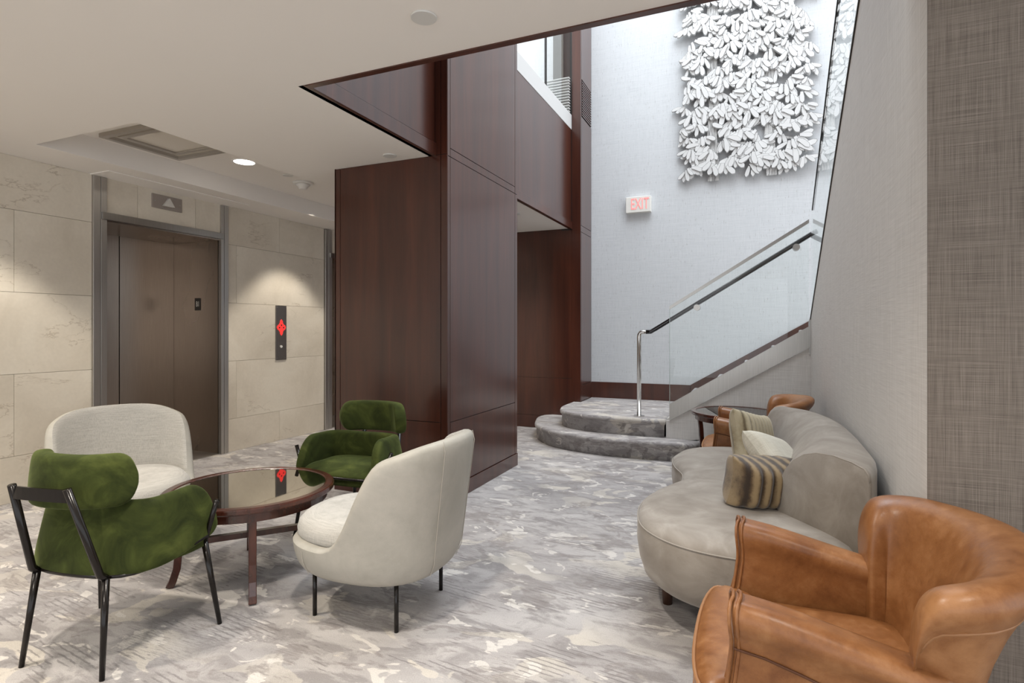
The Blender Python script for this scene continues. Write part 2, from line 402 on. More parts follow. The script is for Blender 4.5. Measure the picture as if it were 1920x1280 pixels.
# left stone wall with two lift openings
D0, D1, DZ = 2.94, 4.02, 2.15; FR0, FR1 = 2.835, 4.105
E0 = 5.62; E1 = 6.7
wl = struct(mob('wall_left', join(B(-7, XW-.022, -4, FR0+.01, 0, CZ), B(-7, XW-.022, FR1-.01, 5.53, 0, CZ), B(-5.8, XW-.022, FR0, FR1, DZ, CZ), B(-5.9, XW-.022, 5.5, 7.3, DZ+.02, CZ),
                                B(-7, -5.95, -4, 7.3, 0, CZ)), GROUT))
rows = [(0, .333, 1), (.333, .925, 0), (.925, 1.518, 1), (1.518, 2.112, 0), (2.112, CZ, 1)]
def tiles(ya, yb, za, zb):
    for z0, z1, par in rows:
        a0, a1 = max(z0, za), min(z1, zb)
        if a1-a0 < .02: continue
        y = 2.315+(.95 if par else 0)-1.9*8
        if par: y = 4.789-1.9*8
        while y < yb:
            y0, y1 = max(y, ya), min(y+1.9, yb)
            if y1-y0 > .02:
                mob('stone_tile', B(XW-.02, XW, y0+.0012, y1-.0012, a0+.0012, a1-.0012), MARBLE, wl, bevel=.0008)
            y += 1.9
tiles(-4, FR0, 0, CZ); tiles(FR1, 5.505, 0, CZ)
for a, b in ((D0-.03, D1+.03),):
    mob('stone_tile', B(XW-.02, XW, 2.9, 3.2, DZ+.05, CZ), MARBLE, wl); mob('stone_tile', B(XW-.02, XW, 3.203, 3.75, DZ+.05, CZ), MARBLE, wl); mob('stone_tile', B(XW-.02, XW, 3.753, 4.03, DZ+.05, CZ), MARBLE, wl)
mob('stone_tile', B(XW-.02, XW, 5.63, 6.69, DZ+.06, CZ), MARBLE, wl)

def lift_door(n, y0, y1, f0, f1, label):
    d = struct(mob('door_%d' % n, join(B(XW-.69, XW-.02, y0-.08, y0, 0, CZ), B(XW-.69, XW-.02, y1, y1+.08, 0, CZ), B(XW-.69, XW-.02, y0, y1, DZ-.0, DZ+.05)), DOOR), label)
    m = (y0+y1)/2-.01
    mob('door_panel', B(XW-.70, XW-.675, y0, m-.004, 0.006, DZ), DOOR, d, bevel=.002)
    mob('door_panel', B(XW-.70, XW-.675, m+.004, y1, 0.006, DZ), DOOR, d, bevel=.002)
    mob('shaft', B(XW-.74, XW-.72, y0-.1, y1+.1, 0, DZ+.1), BLACK, d)
    mob('soffit', B(XW-.67, XW-.004, y0, y1, DZ-.012, DZ), DOOR, d)
    for a, b in ((f0, f0+.055), (f0+.058, y0), (y1, f1-.052), (f1-.049, f1)):
        mob('frame_strip', B(XW-.03, XW+.02, a, b, 0, CZ-.008), STEELD, d, bevel=.002)
    mob('door_header', B(XW-.03, XW+.035, y0-.045, y1+.02, DZ-.002, DZ+.058), STEEL, d, bevel=.003)
    mob('door_sill', B(XW-.70, XW-.0, y0, y1, 0, .008), STEELD, d)
    return d
d1 = lift_door(1, D0, D1, FR0, FR1, 'bronze steel lift doors recessed in a steel frame')
d2 = lift_door(2, 5.63, 6.62, 5.51, 6.70, 'second steel framed lift doorway half hidden behind the wood core')
# return on the far reveal, sign B1
sg = thing('floor_sign', 'small black B1 floor plate on the right reveal of the lift doorway', 'sign', (-5.215, D1-.001, 1.505))
mob('plate', B(-.037, .037, -.006, 0, -.062, .062), simple('sign_black', (.03, .025, .02), .4), sg)
text_mesh('B1', .078, .001, simple('sign_white', (.8, .78, .7), .5), 'lettering', sg, Matrix.Translation((.007, -.0068, 0)) @ Matrix.Rotation(PI/2, 4, 'X') @ Matrix.Scale(.62, 4, (1, 0, 0)))
# hall lantern
hl = thing('direction_indicator', 'steel hall lantern plate with raised triangular up arrow above lift doors', 'indicator', (XW, 3.465, 2.395))
mob('plate', B(0, .012, -.142, .142, -.062, .062), PLATEL, hl, bevel=.002)
mob('arrow_lens', prism([(-.055, -.036), (.05, -.036), (-.0, .04)], .012, .045, 'x'), simple('arrow_white', (.62, .60, .56), .5), hl, bevel=.002)
for a in (-.12, .12): mob('screw', disc_x(a, 0, .012, .015, .006, 10), STEEL, hl)
# call plate
cp = thing('call_plate', 'tall narrow steel lift call plate with glowing red symbol and small button', 'call panel', (XW, 4.806, 1.21))
mob('plate', B(0, .010, -.078, .078, -.305, .305), PLATE, cp, bevel=.001)
for yy in (-.058, .058):
    for zz in (-.285, .285): mob('screw', disc_x(yy, zz, .010, .013, .007, 10), STEEL, cp)
mob('button', disc_x(-.004, -.155, .010, .02, .014, 16), simple('button_white', (.75, .74, .7), .3), cp)
sy = []
for k in range(4):
    a = k*PI/2; ca, sa = math.cos(a), math.sin(a)
    P = [(0, .004), (.034, .032), (.026, .072), (0, .092), (-.026, .072), (-.034, .032)]
    sy.append(prism([((x*ca-z*sa)*.72, x*sa+z*ca+.06) for x, z in P], .0102, .0145, 'x'))
sy.append(prism([(-.062, .06), (0, -.02), (.062, .06), (0, .14)], .0102, .0125, 'x'))
mob('red_symbol', join(*sy), REDL, cp)
mob('symbol_hole', join(disc_x(0, .085, .0145, .0152, .009, 10), disc_x(-.030, .058, .0145, .0152, .009, 10), disc_x(.030, .058, .0145, .0152, .009, 10)), BLACK, cp)

# wood core
KX0, KX1, KY0, KY1 = -3.01, -2.0, 3.5, 4.79
core = struct(mob('wall_core', join(B(KX0+.012, KX1-.012, KY0+.012, KY1-.012, 0, CZ), B(CX-.045, KX1-.012, KY0+.012, KY1-.012, CZ, 5.9)), BLACK), 'mahogany panelled core standing in the lobby')
G = .0025
def px(y0, y1, z0, z1, x=KX1, par=core, t=.012, m=None): mob('wood_panel', B(x-t, x, y0+G, y1-G, z0+G, z1-G), m or WOOD, par, bevel=.001)
def py(x0, x1, z0, z1, y=KY0, par=core, t=.012): mob('wood_panel', B(x0+G, x1-G, y, y+t, z0+G, z1-G), WOOD, par, bevel=.001)
for z0, z1 in ((.112, .581), (.581, 2.488), (2.549, 5.9)): px(KY0+.04, KY1-.055, z0, z1)
px(KY0+.04, KY1-.055, 2.488, 2.549)
for y0, y1 in ((KY0-.0, KY0+.04), (KY1-.055, KY1)): px(y0, y1, .112, 2.488); px(y0, y1, 2.488, 5.9)
px(KY0, KY1, -.002, .112, KX1+.006, t=.02)
for z0, z1 in ((.112, .581), (.581, CZ)): py(KX0+.055, KX1-.055, z0, z1)
for x0, x1 in ((KX0, KX0+.055), (KX1-.055, KX1)): py(x0, x1, .112, CZ)
py(KX1-.055, KX1-.0, CZ, 5.9); py(CX+.0, KX1-.055, CZ, 5.9); py(KX0, KX1+.006, -.002, .112, KY0-.006, t=.02)
mob('wood_panel', B(KX0, KX1-.01, KY1-.012, KY1, .0, CZ), WOOD, core); mob('wood_panel', B(KX0, KX0+.012, KY0, KY1, 0, CZ), WOOD, core)

# fascia over the ceiling edge, left side of the opening
fa = struct(mob('wall_upper_left', B(CX-.05, CX-.014, CY, KY0+.02, CZ, 5.9), BLACK), 'mahogany fascia over the left edge of the ceiling opening')
mob('wood_panel', B(CX-.014, CX, CY+.05, KY0, CZ+.095, 5.9), WOOD, fa); mob('fascia_ledge', B(CX-.014, CX+.014, CY+.0, KY0-.0, CZ-.005, CZ+.085), WOOD, fa, bevel=.0015)
# bulkhead over the passage
BX = -2.07; PZ = 2.49
bh = struct(mob('wall_bulkhead', join(B(BX-.03, BX-.012, KY1, 6.7, PZ, 3.0), B(BX-.3, BX-.012, KY1, 6.7, 3.0, 3.72)), WOOD), 'mahogany bulkhead over the passage')
mob('wood_panel', B(BX-.012, BX, KY1, 6.7, PZ+.09, 3.72), WOOD, bh); mob('bulkhead_ledge', B(BX-.012, BX+.014, KY1, 6.7, PZ, PZ+.085), WOOD, bh, bevel=.0015)
mob('slab_edge', B(BX-.3, BX+.004, KY1, 6.7, 3.72, 3.90), WHITE_PAINT, bh)['label'] = 'white painted slab edge'
# passage end wall and panelled pilaster
pe = struct(mob('wall_passage', B(-4.9, -2.0, 6.705, 6.85, 0, 3.0), WOOD), 'mahogany wall at the end of the passage')
for z0, z1 in ((.0, .16), (.16, .64), (.64, 2.48)): py(-3.4, -2.03, z0, z1, 6.695, pe)
FX = -1.95
pil = struct(mob('wall_pilaster', B(-2.2, FX-.012, 6.7, 7.2, 0, 5.9), BLACK), 'mahogany pilaster beside the landing')
def pp(y0, y1, z0, z1): mob('wood_panel', B(FX-.012, FX, y0+G, y1-G, z0+G, z1-G), WOOD, pil, bevel=.001)
pp(6.69, 6.73, 0, 2.45); pp(6.73, 7.19, .56, 2.45); pp(6.73, 7.19, .3, .56); pp(6.69, 7.19, 2.45, 2.53); pp(6.69, 6.73, 2.53, 5.9); pp(6.73, 7.19, 2.53, 3.88)
pp(6.73, 7.19, 4.34, 5.9)
mob('wood_panel', B(-2.06, FX-.0, 6.69, 6.70, 0, 5.9), WOOD, pil, bevel=.001)
v = thing('wall_vent', 'slatted vent grille high on the wood pilaster side beside pale wall', 'vent', (FX, 6.96, 4.11))
mob('backing', B(-.013, -.008, -.22, .22, -.22, .22), BLACK, v)
for i in range(14): mob('slat', B(-.006, .004, -.215, .215, -.215+i*.0315, -.215+i*.0315+.016), WOOD, v)
# upper floor glimpse
uw = struct(mob('wall_upper_far', B(-6, -2.2, 7.2, 7.3, 3.9, 6.2), WP_BACK)); struct(mob('floor_upper', B(-6, BX-.3, 4.79, 7.3, 3.0, 3.88), CARPET))
w1 = struct(mob('window_1', B(BX-.012, BX-.004, 4.8, 6.68, 3.9, 5.6), GLASS), 'upper floor balustrade glass over the passage')
mob('mullion', B(BX-.02, BX+.002, 5.77, 5.79, 3.9, 5.6), BLACK, w1)
struct(mob('trim_2', B(-2.30, -2.17, 6.67, 6.70, 3.9, 5.9), simple('dark_olive_panel', (.10, .095, .085), .4)), 'dark narrow panel behind the upper glass')
bl = thing('louvre_with_reflection', 'thin pale louvre slats beside the pilaster, extended left as their reflection in the upper glass', 'blind', (-2.2, 6.62, 3.9))
for i in range(13): mob('slat', B(-.22, .13, -.02, .03, .02+i*.034, .028+i*.034), WHITE_PAINT, bl)  # left ends of the slats model the louvre's reflection in the glass

# back wall
BY = 7.2
bw = struct(mob('wall_back', B(-2.0, 3, BY, BY+.1, 0, 7.2), WP_BACK), 'pale grasscloth wall of the stairwell')
# landing + stairs
s1 = smooth_loop([(-1.9, 7.15), (-2.3, 6.75), (-2.42, 6.5), (-2.36, 6.2), (-2.25, 5.93), (-1.95, 5.62), (-1.5, 5.46), (-1.1, 5.43), (-.7, 5.46), (-.50, 5.50), (-.49, 5.62), (-.6, 5.72), (-.8, 5.8), (-.8, 6.5)], 5)
def clampx(loop, x): return [(max(p[0], x) if p[1] > 6.3 else p[0], p[1]) for p in loop]
step_prof = lambda z0, z1: [(.025, z0), (.02, z1-.06), (.002, z1-.045), (0, z1-.022), (.008, z1-.005), (.025, z1), (.05, z1)]
stairs = thing('staircase', 'grey patterned carpeted stairs rising right from a two step landing', 'stairs', (-1, 6, 0))
stl = (1.0, -6.0, 0)
o_ = smooth_loop([(-2.02, 6.69), (-2.36, 6.69), (-2.43, 6.5), (-2.36, 6.2), (-2.24, 5.93), (-1.95, 5.63), (-1.5, 5.47), (-1.1, 5.43), (-.7, 5.46), (-.52, 5.50), (-.455, 5.62), (-.50, 5.73), (-.70, 5.76)], 4)
mob('carpeted_step', puff([(x, y) for x, y in o_], step_prof(0, .18)), CARPET, stairs, smooth=True, loc=stl)
o2 = [(-2.03, 6.68)]+[tuple(p) for p in smooth_open([(-2.05, 6.5), (-2.04, 6.2), (-1.96, 5.95), (-1.82, 5.80), (-1.6, 5.70)], 5)]+[(-1.3, 5.66), (-1.0, 5.66), (-.80, 5.67), (-.79, 5.72), (-.79, 6.68)]
mob('carpeted_step', puff(o2, step_prof(.17, .36)), CARPET, stairs, smooth=True, loc=stl)
mob('landing', B(-1.94, -.78, 6.6, 7.195, 0, .359), CARPET, stairs, loc=stl)
RISE, RUN = .1765, .284
for i in range(5):
    x0 = -.66+i*RUN; z1 = .36+(i+1)*RISE
    mob('carpeted_step', prism([(5.735, z1-RISE), (5.735, z1), (7.195, z1), (7.195, z1-RISE)], x0, x0+RUN+.01, 'x'), CARPET, stairs, loc=stl, bevel=.015)
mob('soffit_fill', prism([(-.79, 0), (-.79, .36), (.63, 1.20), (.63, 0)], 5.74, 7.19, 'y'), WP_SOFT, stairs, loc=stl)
mob('half_landing', B(.62, 1.9, 5.72, 7.19, 1.05, 1.24), CARPET, stairs, loc=stl)
# under stair wall + wall right
SX0, SX1 = -.757, .475
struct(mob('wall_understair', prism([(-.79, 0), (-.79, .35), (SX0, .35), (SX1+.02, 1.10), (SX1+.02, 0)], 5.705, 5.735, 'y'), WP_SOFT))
struct(mob('baseboard_understair', B(-.78, SX1, 5.69, 5.704, 0, .10), WOOD))
SL = (2.846-1.308)/(5.756-3.172)
def topz(y): return 1.308+(5.756-y)*SL
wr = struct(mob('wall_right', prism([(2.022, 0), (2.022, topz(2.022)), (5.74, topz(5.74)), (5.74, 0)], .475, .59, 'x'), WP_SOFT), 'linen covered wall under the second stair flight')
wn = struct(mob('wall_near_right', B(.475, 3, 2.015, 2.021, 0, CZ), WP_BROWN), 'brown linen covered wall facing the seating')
struct(mob('baseboard_right', join(B(.463, .475, 2.02, 5.7, 0, .1), B(.463, 3, 2.008, 2.02, 0, .1)), WOOD))
mob('flight_slab', prism([(2.15, topz(2.15)-.12), (2.15, topz(2.15)-.35), (5.74, topz(5.74)-.35), (5.74, topz(5.74)-.12)], .59, 1.9, 'x'), CARPET, wr)
def slope_band(y0, y1, a, b, x0, x1): return prism([(y0, topz(y0)+a), (y0, topz(y0)+b), (y1, topz(y1)+b), (y1, topz(y1)+a)], x0, x1, 'x')
# balustrades
bal = thing('glass_balustrade', 'glass stair balustrade on a brushed steel stringer rising over the leather chair', 'balustrade', (SX0, 5.7, 0))
L = (-SX0, -5.7, 0)
rl = lambda x, z0: z0+(x-SX0)*(1.284-.515)/(SX1-SX0)
def sl(x0, x1, a0, a1, y0, y1): return prism([(x0, rl(x0, a0)), (x1, rl(x1, a0)), (x1, rl(x1, a1)), (x0, rl(x0, a1))], y0, y1, 'y')
mob('stringer', prism([(SX0, .352), (SX0, .515), (SX1, 1.284), (SX1, 1.092)], 5.688, 5.703, 'y'), STEEL, bal, loc=L, bevel=.001)
mob('glass_panel', prism([(SX0, .40), (SX0, 1.46), (.462, 2.235), (.462, rl(.462, .40))], 5.706, 5.718, 'y'), GLASS, bal, loc=L)
mob('cap_rail', sl(SX0, .462, 1.445, 1.478, 5.70, 5.724), STEEL, bal, loc=L)
mob('glass_edge', B(SX0-.001, SX0+.002, 5.706, 5.718, .515, 1.45), simple('glass_edge_green', (.55, .66, .62), .2), bal, loc=L)
hr = thing('handrail', 'dark polished stair handrail bending down to a steel post on the landing', 'handrail', (-1.07, 5.79, .36))
LH = (1.07, -5.79, -.36)
mob('post', tube([(-1.07, 5.79, .365), (-1.07, 5.79, 1.17), (-1.067, 5.79, 1.195), (-1.055, 5.79, 1.215), (-1.03, 5.79, 1.222), (-1.0, 5.79, 1.222)], .021, 16), POST, hr, smooth=True, loc=LH)
hz = lambda x: 1.222+(x+.955)*(2.125-1.222)/(.50+.955)
mob('rail', tube([(-1.0, 5.79, 1.222), (-.955, 5.79, 1.224), (-.9, 5.79, hz(-.9)), (.50, 5.79, 2.125), (.53, 5.77, 2.135)], .021, 16), DARKRAIL, hr, smooth=True, loc=LH)
mob('base_flange', cyl(-1.07, 5.79, .36, .372, .055), POST, hr, loc=LH)
for x in (-.5, .36): mob('standoff', disc_y(x, hz(x)-.045, 5.69, 5.76, .030), STEEL, hr, loc=LH)
bal2 = thing('sloping_balustrade', 'frameless glass balustrade with thin dark rail rising along the right wall top', 'balustrade', (.47, 5.7, 1.3))
L2 = (-.47, -5.7, -1.3)
mob('channel', slope_band(2.3, 5.75, -.005, .012, .468, .595), simple('dark_channel_metal', (.06, .055, .05), .3, .8), bal2, loc=L2)
mob('stringer', slope_band(2.3, 5.75, -.06, -.005, .590, .602), STEEL, bal2, loc=L2)
mob('end_plate', prism([(5.70, 1.02), (5.70, topz(5.70)), (5.76, topz(5.76)), (5.76, 1.02)], .462, .49, 'x'), STEEL, bal2, loc=L2)
for a, b in ((2.3, 4.37), (4.385, 5.72)):
    mob('glass_panel', slope_band(a, b, .01, .90, .478, .490), GLASS, bal2, loc=L2)
mob('cap_rail', slope_band(2.3, 5.60, .895, .91, .474, .494), simple('dark_rail_metal', (.03, .03, .03), .3, .5), bal2, loc=L2)
# skirting on back wall
struct(mob('baseboard_back', join(B(-1.95, -.70, BY-.014, BY, .36, .565), prism([(-.71, .36), (-.71, .565), (.66, 1.39), (.66, 1.20)], BY-.014, BY, 'y')), WOOD))

# EXIT sign
ex = thing('exit_sign', 'small white EXIT sign with pink letters on the stairwell wall', 'sign', (-1.33, BY, 2.82))
mob('housing', B(-.155, .155, -.07, 0, -.098, .098), SIGNF, ex, bevel=.004)
text_mesh('EXIT', .20, .0015, PINK, 'lettering', ex, Matrix.Translation((0.02, -.072, 0)) @ Matrix.Rotation(PI/2, 4, 'X') @ Matrix.Scale(.56, 4, (1, 0, 0)))

# ceiling fittings
def ring(x, y, z, r0, r1, h, n=32):
    return loft([[(x+r*math.cos(2*PI*i/n), y+r*math.sin(2*PI*i/n), zz) for i in range(n)] for r, zz in ((r0, z), (r1, z), (r1, z-h), (r0, z-h))], closed=True, cap=False)
dl = thing('downlight', 'lit round recessed downlight in the ceiling near the lift', 'light', (-3.938, 3.466, RZ))
mob('trim_ring', ring(0, 0, 0, .082, .098, .006), WHITEP, dl); mob('lens', cyl(0, 0, -.004, -.001, .083, 32), LAMP, dl)
sd = thing('smoke_detector', 'cream domed smoke detector on the ceiling beside the lift hall', 'detector', (-3.978, 4.18, RZ))
mob('base', cyl(0, 0, -.02, 0, .092, 32), WHITEP, sd, bevel=.004)
mob('dome', puff([(.068*math.cos(2*PI*i/24), .068*math.sin(2*PI*i/24)) for i in range(24)], [(.045, -.066), (.03, -.062), (.025, -.045), (.008, -.035), (0, -.02)]), WHITEP, sd, smooth=True)
for (x, y, z, r, lb) in ((-1.211, 1.93, CZ, .052, 'round white cover plate on the ceiling nearest the camera'), (-2.401, 3.372, CZ, .048, 'round ceiling cover plate just in front of the wood core'),
                         (-3.911, 3.924, RZ, .045, 'small round ceiling plate beside the smoke detector'), (-2.36, 5.6, PZ+.01, .05, 'round cover plate on the passage ceiling')):
    c = thing('ceiling_cover_plate', lb, 'ceiling plate', (x, y, z), 0, 'round ceiling cover plates')
    mob('plate', cyl(0, 0, -.008, 0, r, 32), LENS, c, bevel=.002)
cf = thing('recessed_ceiling_frame', 'steel framed rectangular recess with satin reflective panel in the ceiling', 'ceiling panel', (-3.85, 2.86, RZ))
for a in (B(-.48, .40, .27, .31, -.03, 0), B(-.48, .40, -.31, -.27, -.03, 0), B(-.48, -.44, -.27, .27, -.03, 0), B(.36, .40, -.27, .27, -.03, 0)): mob('frame_bar', a, FRAMEC, cf, bevel=.003)
mob('reflective_panel', B(-.44, .36, -.27, .27, -.006, -.001), MIRROR, cf)
for a in (B(-.40, .32, .19, .23, -.018, -.006), B(-.40, .32, -.23, -.19, -.018, -.006), B(-.40, -.36, -.19, .19, -.018, -.006)): mob('inner_bar', a, FRAMEC, cf, bevel=.003)

# ------------------------------------------------------------ leaf relief
art = thing('leaf_relief', 'large white relief of two trees with drooping leaves on the stairwell wall', 'wall art', (-.08, BY, 3.0))
AX0, AX1, AZ0, AZ1 = -.83, .66, 3.03, 6.3
aw = lambda x, z: (x+.08, z-3.0)
def lobe(a, L_, wd, bend, y, x0=0, z0=0):
    """petal outline growing from (x0,z0) in direction a; returns outline points"""
    left, right = [], []
    for i in range(7):
        t = i/6; hw = wd*(.6+.4*sm(t/.5))*(math.sqrt(max(.05, 1-((t-.72)/.29)**2)) if t > .72 else 1)
        aa = a+bend*t; x = x0+L_*t*math.cos(a+bend*t*.5); z = z0+L_*t*math.sin(a+bend*t*.5)
        left.append((x-math.sin(aa)*hw, z+math.cos(aa)*hw)); right.append((x+math.sin(aa)*hw, z-math.cos(aa)*hw))
    return left+right[::-1]
def leaf_cluster_mesh(seed):
    r = random.Random(seed); V, F, M = [], [], []
    nl = r.choice((4, 5, 5, 6)); side = r.choice((-1, 1)); base = -PI/2
    for k in range(nl):
        t = k/(nl-1); a = base+side*(t-.42)*1.9+r.uniform(-.22, .22)
        L_ = r.uniform(.12, .19); wd = r.uniform(.026, .034)
        x0 = side*(t-.5)*.11; z0 = .035-.05*abs(t-.5)+r.uniform(-.01, .01)
        P = lobe(a, L_, wd, r.uniform(-.7, .7), 0, x0, z0)
        y1 = -.062-.0045*((k*2) % 5)-.003*k
        Pi = inset(P, .0034); n = len(P); b = len(V)
        V += [(x, y1+.028, z) for x, z in P]+[(x, y1+.0015, z) for x, z in P]+[(x, y1, z) for x, z in Pi]
        for i in range(n):
            j = (i+1) % n; F += [(b+i, b+j, b+n+j, b+n+i), (b+n+i, b+n+j, b+2*n+j, b+2*n+i)]; M += [0, 1]
        F.append(tuple(b+2*n+i for i in range(n))); M.append(0)
    me = bpy.data.meshes.new('leaf_cluster'); me.from_pydata(V, [], F); me.materials.append(LEAF); me.materials.append(LEAFE)
    me.polygons.foreach_set('material_index', M); me.update(); return me
LM = [leaf_cluster_mesh(s) for s in range(12)]
rr = random.Random(3)
for i, (x0, x1) in enumerate(((-.50, -.385), (.13, .245))):
    pts = []
    n = 26
    for k in range(n+1):
        z = AZ0+.0+(AZ1-AZ0)*k/n; pts.append((x0+.012*math.sin(k*1.1+i), z))
    pts += [(x1+.012*math.sin(k*.9+i+1), AZ0+(AZ1-AZ0)*k/n) for k in range(n, -1, -1)]
    mob('trunk', prism([aw(*p) for p in pts], -.045, -.02, 'y'), TRUNK, art)
    for k in range(13):
        z = AZ0+.2+k*.25; s = 1 if k % 2 else -1
        xa = (x0+x1)/2; xb = xa+s*rr.uniform(.22, .34); zb = z-rr.uniform(.02, .16)*(1 if rr.random() < .7 else -1)
        P = [(xa, z-.02), (xb, zb-.008), (xb, zb+.008), (xa, z+.025)]
        mob('branch', prism([aw(*p) for p in P], -.040, -.022, 'y'), TRUNK, art)
cnt = 0
nz, nx = 28, 10
for j in range(nz):
    for i in range(nx):
        if cnt >= 290: break
        x = AX0+.085+(AX1-AX0-.17)*(i+(.5 if j % 2 else 0)*.9)/(nx-.55)+rr.uniform(-.05, .05); z = AZ0+.17+j*.118+rr.uniform(-.06, .06)
        if x > AX1-.07 or z > AZ1: continue
        if min(abs(x+.44), abs(x-.19)) < .055 and rr.random() < .45: continue
        o = bpy.data.objects.new('leaf_cluster', LM[rr.randrange(12)]); link(o, art)
        X, Z = aw(x, z); o.location = (X, rr.uniform(-.012, .012), Z); s = rr.uniform(.78, 1.0)*(1 if abs(x+.085) < .6 else .8)
        o.scale = (s, 1, s); o.rotation_euler = (0, rr.uniform(-.75, .75), 0); cnt += 1

# ------------------------------------------------------------ green armchairs
def U_path(a, b_back, front, n=28, p=2.6):
    """plan path from right front, round the back, to left front; a half width, back depth"""
    pts = []
    for i in range(6): pts.append((a, front-(front)*(i/6)))
    for i in range(n+1):
        t = PI*i/n; cx, sx = math.cos(t), math.sin(t)
        pts.append((a*math.copysign(abs(cx)**(2/p), cx), -b_back*abs(sx)**(2/p)))
    for i in range(6): pts.append((-a, front*((i+1)/6)))
    return pts
def resample(pts, n):
    d = [0]
    for i in range(1, len(pts)): d.append(d[-1]+math.dist(pts[i], pts[i-1]))
    out = []; j = 0
    for k in range(n+1):
        s = d[-1]*k/n
        while j < len(pts)-2 and d[j+1] < s: j += 1
        t = (s-d[j])/max(1e-9, d[j+1]-d[j]); out.append(tuple(pts[j][m]+(pts[j+1][m]-pts[j][m])*t for m in range(len(pts[0]))))
    return out
def band(path, zb, zt, th, lean=0., roll=None, npr=8):
    """upright cushioned band swept on plan path; zb, zt, th functions of s in 0..1. outward = away from the path's left"""
    n = len(path); rings = []
    for i, p in enumerate(path):
        a = Vector(path[max(0, i-1)]); b = Vector(path[min(n-1, i+1)]); t = (b-a).normalized(); nr = Vector((t.y, -t.x))  # right of travel
        s = i/(n-1); z0, z1, w_ = zb(s), zt(s), th(s); h = z1-z0; ring_ = []
        m = 16
        for k in range(m):   # superellipse section
            q = 2*PI*k/m; cq, sq_ = math.cos(q), math.sin(q)
            u = .5*w_*math.copysign(abs(cq)**.55, cq); v_ = .5*h*math.copysign(abs(sq_)**.35, sq_)
            z = (z0+z1)/2+v_; off = u+(lean(s) if callable(lean) else lean)*(z-.36)
            if roll: off += roll(s, (z-z0)/max(h, 1e-6), u)
            ring_.append((p[0]+nr.x*-off*-1, p[1]+nr.y*off, z))
        rings.append(ring_)
    return rings
def endround(s, L_, r, h):
    """0..h drop near path ends for rounded corner"""
    d = min(s, 1-s)*L_
    if d >= r: return 0
    return h*(1-math.sqrt(max(0, 1-(1-d/r)**2)))
def make_green(name, label, loc, rz):
    t = thing(name, label, 'armchair', loc, rz, 'olive green velvet armchairs')
    path = resample(U_path(.272, .165, .225), 56); L_ = sum(math.dist(path[i], path[i+1]) for i in range(56))
    zt = lambda s: .612-.010*math.sin(PI*s)-endround(s, L_, .11, .20)
    zb = lambda s: .335+.05*min(1, abs(s-.5)*2)**2+endround(s, L_, .05, .04)
    rg = band(path, zb, zt, lambda s: .055+.008*math.sin(PI*s), lambda s: .12+.20*math.sin(PI*s)**4)
    mob('shell', loft(rg), GREEN, t, smooth=True, sub=1)
    # bottom pan
    pan = smooth_loop([(.255, .20), (.255, -.02), (.19, -.145), (0, -.175), (-.19, -.145), (-.255, -.02), (-.255, .20), (0, .235)], 4)
    mob('seat_pan', puff(pan, [(.03, .335), (0, .345), (0, .385), (.03, .40)]), GREEN, t, smooth=True)
    seat = smooth_loop([(.255, .215), (.262, .08), (.24, -.08), (.15, -.15), (0, -.165), (-.15, -.15), (-.24, -.08), (-.262, .08), (-.255, .215), (-.13, .245), (.13, .245)], 5)
    mob('seat', puff2(seat, [(.045, .372), (.012, .388), (0, .405), (.012, .422), (.045, .440), (.10, .450)], [(-.12, .07), (.12, .07)], lambda x, y, z: -.012*sm((y-.10)/.15)), GREEN, t, smooth=True)
    # head roll
    rp = [(.215-.49*i/24, -.222+.125*abs(1-i/12)**2.6) for i in range(25)]
    rp = resample(rp, 36); LR = sum(math.dist(rp[i], rp[i+1]) for i in range(36))
    rg = band(rp, lambda s: .592+endround(s, LR, .075, .085), lambda s: .788-endround(s, LR, .075, .085), lambda s: .072, .08)
    mob('head_cushion', loft(rg), GREEN, t, smooth=True, sub=1)
    sq = (.020, .020)
    for sx in (1, -1):
        mob('leg', tube([(sx*.183, -.222, 0), (sx*.158, -.185, .345)], .0125, 10, rad=[.009, .0135]), BLKMET, t, smooth=True)
        mob('leg', tube([(sx*.31, .205, 0), (sx*.268, .165, .365)], .0125, 10, rad=[.009, .0135]), BLKMET, t, smooth=True)
        mob('back_tube', tube([(sx*.158, -.185, .345), (sx*.155, -.205, .365), (sx*.122, -.298, .698)], .0135, 10), BLKMET, t, smooth=True)
        mob('arm_tube', tube([(sx*.270, .165, .360), (sx*.335, .158, .540)], .011, 10), BLKMET, t, smooth=True)
    rail = [(.122*math.cos(PI*i/10), -.292-.006*math.sin(PI*i/10), .672) for i in range(11)]
    mob('back_rail', tube(rail, .01, sq=(.008, .045)), BLKMET, t)
    rim = [(x*1.0, y*1.0) for x, y in pan]
    mob('frame_ring', tube([(x, y, .345+.045*sm((y+.2)/.4)) for x, y in inset(pan, -.012)][:], .008, 8), BLKMET, t, smooth=True)
    return t
g1 = make_green('green_armchair', 'olive green velvet armchair at left with its back to the camera', (-2.35, 1.45, 0), math.radians(10.5))
g2 = dup(g1, (-2.25, 2.83, 0), math.radians(183.5), 'olive green velvet armchair facing the camera in front of the wood core')

